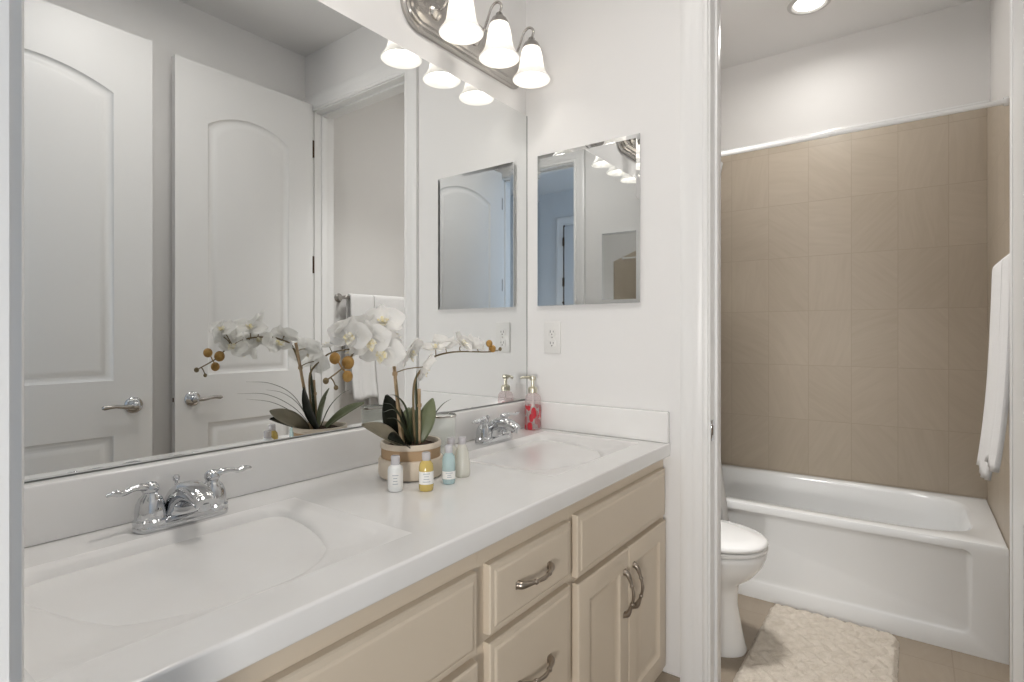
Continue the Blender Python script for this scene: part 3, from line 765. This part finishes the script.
# clear cut-glass tumbler behind the pot
t = thing('glass_tumbler', 'clear tall glass tumbler standing behind the plant pot', 'glass', (-1.052, 1.118, ZC + .0006))
b = NB(); pr = [(.030, .0), (.033, .004), (.036, .06), (.039, .125), (.0385, .1265), (.037, .125), (.034, .06), (.031, .010), (.0, .008)]
lathe(b, pr, 36, cap1=False)
for v in b.verts:
    if .012 < v.co.z < .10:
        a = math.atan2(v.co.y, v.co.x); k = 1 + .02 * abs(math.sin(6 * a)); v.co.x *= k; v.co.y *= k
o = obj('glass_body', b, M_CLEAR); o.parent = t
b = NB(); lathe(b, [(.0388, .121), (.0398, .1225), (.0398, .1255), (.0384, .127)], 36, cap0=False, cap1=False); o = obj('silver_rim', b, M_NICKEL); o.parent = t

# ------------------------------------------------------------------ potted orchid
PX, PY = -1.008, 0.960; ZP = ZC + .0006
orc = thing('potted_orchid', 'white orchid with two arching sprays in a cream and clay pot', 'potted plant', (PX, PY, ZP))
b = NB(); lathe(b, [(.068, 0), (.076, .003), (.0795, .010), (.0795, .042), (.0765, .047), (.0715, .048)], 48, (PX, PY, ZP), cap1=False)
pot = obj('pot', b, M_POTC, orc)
b = NB(); lathe(b, [(.0712, .046), (.0722, .049), (.0722, .072)], 48, (PX, PY, ZP), cap0=False, cap1=False); obj('clay_band', b, M_POTB, pot, label='raw brown clay band')
b = NB(); lathe(b, [(.0722, .0715), (.0745, .073), (.0748, .082), (.0725, .0855), (.0680, .0850), (.0665, .079), (.0665, .060)], 48, (PX, PY, ZP), cap0=False, cap1=False); obj('rim', b, M_POTC, pot)
b = NB(); lathe(b, [(.0666, .072), (.05, .077), (.025, .080), (.0, .081)], 32, (PX, PY, ZP), cap0=False, cap1=False)
for v in b.verts: v.co.z += .004 * noise.noise(v.co * 90)
obj('potting_moss', b, M_SOIL, orc)
# sprays
S1 = [(-1.006, .935, .965), (-1.002, .912, 1.08), (-.999, .897, 1.16), (-.990, .880, 1.208), (-.975, .853, 1.225), (-.965, .825, 1.231), (-.950, .774, 1.226), (-.935, .730, 1.201), (-.930, .704, 1.175), (-.927, .659, 1.149)]
S2 = [(-.988, .955, .965), (-.983, .944, 1.05), (-.980, .946, 1.125), (-.980, .983, 1.163), (-.980, 1.011, 1.181), (-.980, 1.060, 1.190), (-.980, 1.122, 1.192), (-.980, 1.236, 1.188), (-.980, 1.287, 1.193)]
for S in (S1, S2):
    b = NB(); tube(b, S, [.0034, .0032, .003, .0026, .0024, .0022, .002, .0018, .0014], 10, 8); obj('flower_stem', b, M_STEM, orc)
for a, c_ in (((-1.010, .931, .962), (-.9975, .889, 1.215)), ((-.985, .965, .962), (-.978, .958, 1.105))):
    b = NB(); tube(b, [a, c_], .0042, 10, 6)
    q = Vector(a).lerp(Vector(c_), .72); tube(b, [q - Vector((0, 0, .004)), q + Vector((0, 0, .004))], .0062, 10, 2)
    obj('stake', b, M_STAKE, orc)
def petal(bm, M, L, Wd, ang, cup, pw=0.8, tip=0.0, n=9, m=7, off=0.0):
    """one petal in the flower's XY plane, growing from the centre along `ang`"""
    rows = []
    ca, sa = math.cos(ang), math.sin(ang)
    for i in range(n + 1):
        t_ = i / n; w_ = Wd * (math.sin(PI * min(1, (t_ * .93 + .07)) ** pw)) ** .75 if t_ < 1 else Wd * .10
        row = []
        for j in range(m + 1):
            s_ = j / m * 2 - 1
            x = L * t_; y = s_ * w_ / 2
            z = off + cup * (t_ ** 2) * L + .10 * w_ * (1 - s_ * s_) * (-1) + .0018 * math.sin(6 * t_ + 3 * s_ + ang * 7)
            row.append(M @ Vector((x * ca - y * sa, x * sa + y * ca, z)))
        rows.append(row)
    ring_loft(bm, rows, False)
def blossom(c, nrm, roll=0, s=1.0, cup=.12, droop=0):
    s *= 1.13
    nrm = Vector(nrm).normalized()
    up = Vector((0, 0, 1)); sd = up.cross(nrm).normalized(); up = nrm.cross(sd)
    B = Matrix((sd, up, nrm)).transposed().to_4x4()
    M = Matrix.Translation(c) @ B @ Matrix.Rotation(roll, 4, 'Z') @ Matrix.Scale(s, 4)
    b = NB()
    for a in (PI / 2, PI * 7 / 6, PI * 11 / 6): petal(b, M, .040, .028, a, cup * .6, .85, off=-.0015)
    for a in (R(8), R(172)): petal(b, M, .043, .054, a, cup, .82, off=.001)
    o = obj('blossom', b, M_PETAL, orc)
    b = NB()
    petal(b, M, .020, .016, -PI / 2, .55, .8, off=.003); petal(b, M, .013, .011, R(-35), .9, .9, off=.003); petal(b, M, .013, .011, R(-145), .9, .9, off=.003)
    sphere(b, M @ Vector((0, .002, .006)), .0048 * s, u=10, v=8)
    l = obj('lip', b, M_LIP, o)
    return o
CAMD = Vector((.78, -.62, .05))
FL = [  # near spray, from its tip to the stake
    ((-.930, .716, 1.236), (.80, -.72, .10), R(-8), .92, .10),
    ((-.918, .755, 1.226), (.85, -.45, -.05), R(10), 1.0, .14),
    ((-.934, .806, 1.268), (.62, -.55, .55), R(6), 1.02, .05),
    ((-.922, .792, 1.203), (.80, -.50, -.25), R(-14), 1.08, .16),
    ((-.952, .712, 1.252), (-.40, -.55, .75), R(12), .78, .2),
    ((-.972, .772, 1.256), (-.60, -.25, .80), R(20), .90, .15),
    ((-.975, .868, 1.236), (.30, .55, .65), R(0), .86, .10),
    ((-.990, .838, 1.212), (-.70, .05, .70), R(-10), 1.0, .12),
    ((-.978, .930, 1.196), (.55, .35, -.30), R(24), .98, .25),
    ((-.968, .966, 1.158), (.50, .60, -.35), R(-26), .95, .3),
    ((-.946, .742, 1.206), (-.62, -.55, .55), R(30), .84, .18),
    ((-.962, .800, 1.222), (-.70, -.30, .62), R(-18), .80, .2),
    # far spray, standing above its stem
    ((-.975, 1.012, 1.205), (.15, -.25, .95), R(0), .80, .30),
    ((-.982, 1.056, 1.214), (-.30, .35, .80), R(40), .80, .28),
    ((-.972, 1.112, 1.216), (.75, .25, .50), R(-20), .82, .22),
    ((-.985, 1.160, 1.212), (-.20, .60, .65), R(15), .78, .28),
    ((-.976, 1.192, 1.206), (.70, .50, .30), R(0), .58, .35),
]
for c_, n_, rl, s_, cu in FL: blossom(c_, n_, rl, s_, cu)
random.seed(4)
BUDS = [((-.933, .682, 1.191), .0108), ((-.931, .712, 1.181), .0125), ((-.923, .705, 1.154), .0105), ((-.927, .657, 1.148), .0058), ((-.925, .679, 1.133), .0045),
        ((-.978, 1.234, 1.212), .0095), ((-.975, 1.246, 1.197), .0095), ((-.980, 1.288, 1.195), .0052)]
for k, (c_, r_) in enumerate(BUDS):
    b = NB(); sphere(b, c_, r_, (1, 1, 1.12), 14, 10)
    S = S1 if k < 5 else S2
    st = min(spline(S, 10), key=lambda p: (p - Vector(c_)).length)
    tube(b, [st, st.lerp(Vector(c_), .55) + Vector((0, 0, .003)), c_], .0013, 6, 4)
    obj('bud', b, M_BUD if k not in (3, 4, 7) else M_STEM, orc)
# pedicels
b = None
for c_, n_, rl, s_, cu in FL:
    S = S1 if FL.index((c_, n_, rl, s_, cu)) < 12 else S2
    st = min(spline(S, 10), key=lambda p: (p - Vector(c_)).length); e = Vector(c_) - Vector(n_).normalized() * .002
    if (st - e).length > .006:
        b = NB(); tube(b, [st, st.lerp(e, .5) - Vector(n_).normalized() * .006, e], .0014, 6, 5); obj('pedicel', b, M_STEM, orc)
# leaves
def leaf(base, tip, Wd, m, bend, face, nm='leaf', fold=.12, n=14, pw=.75):
    base, tip = Vector(base), Vector(tip); d = tip - base
    face = Vector(face); sd = d.cross(face).normalized(); nn = sd.cross(d).normalized()
    b = NB(); rows = []
    for i in range(n + 1):
        t_ = i / n; p = base + d * t_ + nn * bend * math.sin(PI * t_ * .8)
        w_ = Wd * max(.04, math.sin(PI * min(.985, .10 + .89 * t_) ** 1.15) ** pw)
        rows.append([p + sd * (w_ / 2 * s_) + nn * (abs(s_) * w_ * fold) for s_ in (-1, -.66, -.33, 0, .33, .66, 1)])
    ring_loft(b, rows, False); o = obj(nm, b, m, orc, angle=80)
    md = o.modifiers.new('thickness', 'SOLIDIFY'); md.thickness = .0013
    return o
leaf((-1.003, .930, .966), (-1.015, .806, 1.030), .044, M_LEAF3, .014, (.70, -.25, .66))
leaf((-1.026, .946, .964), (-1.030, .899, 1.094), .054, M_LEAF, .008, (.75, -.62, .1))
leaf((-.992, .965, .964), (-.985, 1.012, 1.076), .044, M_LEAF2, .008, (.75, -.60, .2))
leaf((-1.010, .955, .964), (-1.020, .975, 1.055), .036, M_LEAF2, .006, (.8, -.5, .1))
leaf((-1.015, .965, .964), (-1.105, 1.045, 1.035), .045, M_LEAF2, .012, (-.3, -.3, .9))
leaf((-.985, .925, .966), (-.955, .835, 1.000), .050, M_LEAF, .010, (.55, -.35, .75))
def blade(pts, w=.0046):
    b = NB(); tube(b, pts, [w * .6, w * .62, w * .55, w * .4, .0006], 6, 8, .35); obj('grass_blade', b, M_BLADE, orc)
blade([(-.992, .945, .968), (-.965, .905, 1.060), (-.940, .850, 1.100), (-.911, .792, 1.108)])
blade([(-.995, .945, .968), (-.970, .900, 1.030), (-.935, .840, 1.070), (-.897, .775, 1.076)])
blade([(-.990, .940, .968), (-.968, .900, 1.015), (-.940, .850, 1.048), (-.908, .795, 1.060)])
blade([(-1.000, .942, .968), (-.985, .905, 1.040), (-.970, .865, 1.075), (-.955, .825, 1.086)])
blade([(-.985, .975, .965), (-.985, 1.005, 1.02), (-.985, 1.045, 1.055), (-.985, 1.080, 1.068)])
blade([(-.985, .958, .965), (-.982, .955, 1.04), (-.980, .950, 1.10), (-.976, .948, 1.15)], .009)

# ------------------------------------------------------------------ bathtub
t = thing('bathtub', 'white alcove bathtub in front of the tan tiled wall', 'bathtub', (-0.45, YT, 0))
X0, X1, YA, YBk, ZR = XBL + 0.002, XB - 0.001, YT, YF - 0.001, 0.436
N = 120
def sup(cx, cy, ax, ay, z, e):
    out = []
    for i in range(N):
        a = 2 * PI * i / N; c, s = math.cos(a), math.sin(a)
        out.append((cx + ax * math.copysign(abs(c) ** e, c), cy + ay * math.copysign(abs(s) ** e, s), z))
    return out
cx, cy = (X0 + X1) / 2, (YA + YBk) / 2
def outer(z, ins=0):
    out = []
    for i in range(N):
        a = 2 * PI * i / N; c, s = math.cos(a), math.sin(a); m_ = max(abs(c), abs(s))
        out.append((cx + ((X1 - X0) / 2 - ins) * c / m_, cy + ((YBk - YA) / 2 - ins) * s / m_, z))
    return out
b = NB()
cyi = cy + .004
ring_loft(b, [outer(ZR - .030), outer(ZR - .008, .0005), outer(ZR - .002, .003), outer(ZR, .010),
    sup(cx, cyi, .660, .326, ZR, .42), sup(cx, cyi, .652, .318, ZR - .004, .42), sup(cx, cyi, .642, .309, ZR - .016, .42), sup(cx - .005, cyi, .618, .296, ZR - .10, .45), sup(cx - .012, cyi, .588, .280, ZR - .22, .48),
    sup(cx - .018, cyi, .555, .258, ZR - .32, .5), sup(cx - .02, cyi, .49, .21, ZR - .345, .55), sup(cx - .02, cyi, .2, .08, ZR - .35, .7)], True, False, True)
shell = obj('shell', b, M_TUB, t, angle=50)
# apron with a shallow recessed panel
b = NB(); xa, xb_ = X0, X1
def apl(x0_, x1_, z0_, z1_, y, r):
    pts = []
    for (cx_, cz_, a0) in ((x1_ - r, z1_ - r, 0), (x0_ + r, z1_ - r, 90), (x0_ + r, z0_ + r, 180), (x1_ - r, z0_ + r, 270)):
        for k in range(7):
            a = R(a0 + 90 * k / 6); pts.append((cx_ + r * math.cos(a), y, cz_ + r * math.sin(a)))
    return pts
def lerpl(A, B_, t_): return [tuple(A[i][k] + (B_[i][k] - A[i][k]) * t_ for k in range(3)) for i in range(len(A))]
ring_loft(b, [apl(xa, xb_, 0.0, ZR - .029, YA + .05, .001), apl(xa, xb_, 0.0, ZR - .0295, YA, .001), apl(xa + .10, xb_ - .105, .072, ZR - .034, YA, .03), apl(xa + .104, xb_ - .111, .078, ZR - .0345, YA + .0035, .03), apl(xa + .112, xb_ - .120, .088, ZR - .035, YA + .0065, .03)], True, True, True)
obj('apron', b, M_TUB, t, angle=30)

# shower rod, rings and curtain
t = thing('shower_rod', 'white telescoping shower rod spanning above the tub front', 'rod', (-0.45, 2.785, 2.118))
b = NB(); lathe(b, [(.0125, XBL + .004), (.0125, -.30)], 24, (0, 2.785, 2.118), 'x'); obj('rod_tube', b, M_PORC, t)
b = NB(); lathe(b, [(.0108, -.30), (.0108, XB - .006)], 24, (0, 2.785, 2.118), 'x'); obj('inner_tube', b, M_PORC, t)
for xx, s in ((XBL + .0005, 1), (XB - .0005, -1)):
    b = NB(); lathe(b, [(.017, 0), (.017, s * .008), (.0145, s * .014)], 24, (xx, 2.785, 2.118), 'x'); obj('end_flange', b, M_PORC, t)
b = NB(); n = 130; rows = []
for k in range(25):
    q = k / 24; z = 2.075 - (2.075 - .17) * q
    xr = -.752 + .058 * sstep(.70, 1, q)
    rows.append([(XBL + .012 + (xr - XBL - .012) * i / n, 2.716 + (.020 + .010 * q) * math.sin(i / n * 2 * PI * 9 + .4 * math.sin(q * 3)) + .004 * math.sin(i * .7 + q * 6), z + .004 * math.sin(i * .9)) for i in range(n + 1)])
ring_loft(b, rows, False)
for v in b.verts:
    if v.co.z > 1.95: v.co.y += .068 * sstep(1.95, 2.075, v.co.z)
cu = thing('shower_curtain', 'white shower curtain bunched at the left end of the tub behind the toilet', 'curtain', (-0.96, 2.72, 0.17))
o = obj('fabric', b, M_CURT, cu, angle=180); md = o.modifiers.new('thickness', 'SOLIDIFY'); md.thickness = .0012
for i in range(9):
    b = NB(); xx = XBL + .035 + .046 * i
    tube(b, [(xx, 2.785 + .0185 * math.cos(a), 2.112 + .0230 * math.sin(a)) for a in [2 * PI * k / 14 for k in range(15)]], .0014, 6, 2); obj('ring', b, M_CHROME, cu)

# ------------------------------------------------------------------ toilet (side on, bowl pointing right)
TY = 2.265
t = thing('toilet', 'white two-piece toilet beside the tub, lid closed', 'toilet', (-0.78, TY, 0))
def egg(xb0, xf0, hw, z, n=48, sharp=.9):
    out = []; cxx = xb0 + (xf0 - xb0) * .45
    for i in range(n):
        a = 2 * PI * i / n; c, s = math.cos(a), math.sin(a)
        ax = (xf0 - cxx) if c > 0 else (cxx - xb0)
        out.append((cxx - .012 + ax * math.copysign(abs(c) ** sharp, c), TY + hw * math.copysign(abs(s) ** sharp, s), z))
    return out
b = NB()
ring_loft(b, [egg(-1.00, -.514, .112, 0), egg(-1.00, -.511, .114, .012), egg(-1.00, -.518, .108, .03), egg(-1.00, -.532, .101, .10), egg(-1.00, -.546, .098, .18), egg(-1.00, -.545, .101, .225), egg(-1.00, -.540, .118, .262), egg(-1.00, -.490, .152, .30), egg(-.99, -.455, .176, .345), egg(-.985, -.441, .185, .38), egg(-.985, -.440, .186, .398), egg(-.98, -.446, .180, .404), egg(-.95, -.50, .13, .404)], True, True, True)
obj('bowl', b, M_PORC, t, angle=60)
b = NB(); ring_loft(b, [egg(-.955, -.440, .180, .4075), egg(-.957, -.436, .183, .411), egg(-.957, -.436, .183, .418), egg(-.953, -.442, .178, .4225)], True, True, True); obj('seat', b, M_PORC, t)
b = NB(); ring_loft(b, [egg(-.955, -.440, .180, .427), egg(-.957, -.436, .183, .430), egg(-.956, -.437, .182, .438), egg(-.948, -.447, .172, .446), egg(-.91, -.50, .12, .452), egg(-.80, -.66, .03, .454)], True, True, True); obj('lid', b, M_PORC, t, angle=60)
b = NB(); box(b, -.985, TY - .09, .4045, -.955, TY + .09, .436, .006); obj('seat_hinge', b, M_PORC, t)
b = NB(); box(b, -1.183, TY - .10, .30, -.985, TY + .10, .4045, .02); box(b, -1.183, TY - .215, .405, -1.005, TY + .215, .735, .028, 3); obj('tank', b, M_PORC, t)
b = NB(); box(b, -1.188, TY - .225, .736, -.995, TY + .225, .768, .010, 3); obj('tank_lid', b, M_PORC, t)
b = NB(); lathe(b, [(.012, 0), (.012, .010), (.006, .016)], 16, (-1.005, TY - .15, .68), 'x'); tube(b, [(-.994, TY - .15, .68), (-.988, TY - .12, .678), (-.986, TY - .08, .675)], .005, 10, 4); obj('flush_lever', b, M_CHROME, t)

# ------------------------------------------------------------------ towel bar and towels on the shower room's right wall
BXX, BZ = 0.232, 1.447
t = thing('towel_bar', 'satin nickel towel bar on the right wall before the tub', 'towel bar', (XB + .012, 2.22, BZ))
b = NB(); lathe(b, [(.0085, 1.955), (.0085, 2.495)], 18, (BXX, 0, BZ), 'y'); obj('bar', b, M_NICKEL, t)
for yy in (1.955, 2.497):
    b = NB(); lathe(b, [(.026, XB + .0118), (.026, XB + .006), (.015, XB - .002), (.0105, XB - .014), (.0105, BXX + .004), (.0125, BXX - .002), (.0115, BXX - .010), (.004, BXX - .014)], 24, (0, yy, BZ), 'x'); obj('post', b, M_NICKEL, t)
def towel(name, y0, y1, zf, zb, flare, label, thick, seed, rr=.017):
    b = NB(); rows = []; n = 40; random.seed(seed)
    prof = []
    K = 26
    for k in range(K + 1):                      # front flap, bottom to top (side facing the doorway, -x)
        q = k / K; prof.append((0, q))
    for k in range(1, 8): prof.append((1, k / 8))
    for k in range(K + 1): prof.append((2, k / K))
    for part, q in prof:
        row = []
        for i in range(n + 1):
            s_ = i / n; y = y0 + (y1 - y0) * s_
            wav = .005 * math.sin(s_ * 9 + seed) + .002 * math.sin(s_ * 19 + seed * 2)
            if part == 0:
                z = zf + (BZ - zf) * q; x = BXX - rr - flare * (.35 * (1 - q) + .65 * (1 - q) ** 3) - abs(wav) * (1 - q) ** .8
                y += (.006 * math.sin(q * 5 + seed)) * (1 - q)
            elif part == 1:
                a = PI - PI * q; x = BXX + rr * math.cos(a); z = BZ + rr * math.sin(a)
            else:
                z = BZ - (BZ - zb) * q; x = BXX + rr + .012 * q * (1 if rr < .02 else -.3) + wav * .5 * q
            z += .006 * math.sin(s_ * 7 + seed) * (1 if part != 1 else 0) * ((1 - q) if part == 0 else q)
            row.append((x, y, z))
        rows.append(row)
    ring_loft(b, rows, False)
    # thickness towards the outside
    o = obj(name, b, M_TOWEL, angle=180); md = o.modifiers.new('thickness', 'SOLIDIFY'); md.thickness = thick; md.offset = 1 if False else 0
    return o
o = towel('hand_towel', 1.975, 2.135, .865, .90, .034, '', .012, 3); tag(o, 'shorter white towel on the bar, on the side nearest the doorway', 'towel', 'white towels on the bar')
o = towel('bath_towel', 2.142, 2.385, .800, .765, .034, '', .014, 8); tag(o, 'longer white towel on the bar, on the side nearest the tub', 'towel', 'white towels on the bar')

# ------------------------------------------------------------------ bath rug
b = NB(); nx, ny = 130, 170; x0, x1, y0, y1 = -.520, -.046, 2.02, 2.738; rad = .045
V = []
def rug_h(x, y):
    # wavy cable rows
    u = (x - x0) * 104; w_ = (y - y0) * 55
    g = .5 + .5 * math.sin(w_ * 1.5 + 1.2 * math.sin(u * .5))
    return .010 + .0095 * (abs(math.sin(.5 * u + 1.25 * math.sin(w_))) ** .6) + .003 * g + .003 * noise.noise(Vector((x * 60, y * 60, 0)))
def rug_in(x, y):
    dx = max(x0 + rad - x, x - (x1 - rad), 0); dy = max(y0 + rad - y, y - (y1 - rad), 0)
    d = rad - math.hypot(dx, dy) if dx > 0 and dy > 0 else min(x - x0, x1 - x, y - y0, y1 - y)
    return d
for i in range(nx + 1):
    row = []
    for j in range(ny + 1):
        x = x0 + (x1 - x0) * i / nx; y = y0 + (y1 - y0) * j / ny; d = rug_in(x, y)
        if d < 0:   # pull to the rounded corner
            cxn = min(max(x, x0 + rad), x1 - rad); cyn = min(max(y, y0 + rad), y1 - rad); v_ = Vector((x - cxn, y - cyn)).normalized() * rad; x, y = cxn + v_.x, cyn + v_.y; d = 0
        e = sstep(0, .016, d)
        xo = .003 * noise.noise(Vector((x * 45, y * 45, 5))) * (1 - e); yo = .003 * noise.noise(Vector((x * 45, y * 45, 9))) * (1 - e)
        row.append(b.verts.new((x + xo, min(y + yo, YT - .003), .001 + rug_h(x, y) * (.12 + .88 * e))))
    V.append(row)
for i in range(nx):
    for j in range(ny): b.faces.new((V[i][j], V[i + 1][j], V[i + 1][j + 1], V[i][j + 1]))
base = [b.verts.new((v.co.x, v.co.y, .0005)) for v in (V[0] + [r[-1] for r in V[1:]] + list(reversed(V[-1][:-1])) + [V[i][0] for i in range(nx - 1, 0, -1)])]
ring = V[0] + [r[-1] for r in V[1:]] + list(reversed(V[-1][:-1])) + [V[i][0] for i in range(nx - 1, 0, -1)]
for k in range(len(ring)): b.faces.new((ring[k], ring[(k + 1) % len(ring)], base[(k + 1) % len(ring)], base[k]))
bmesh.ops.remove_doubles(b, verts=b.verts[:], dist=1e-5)
o = obj('bath_rug', b, M_RUG, angle=180); tag(o, 'cream textured bath rug on the tile floor in front of the tub', 'rug')
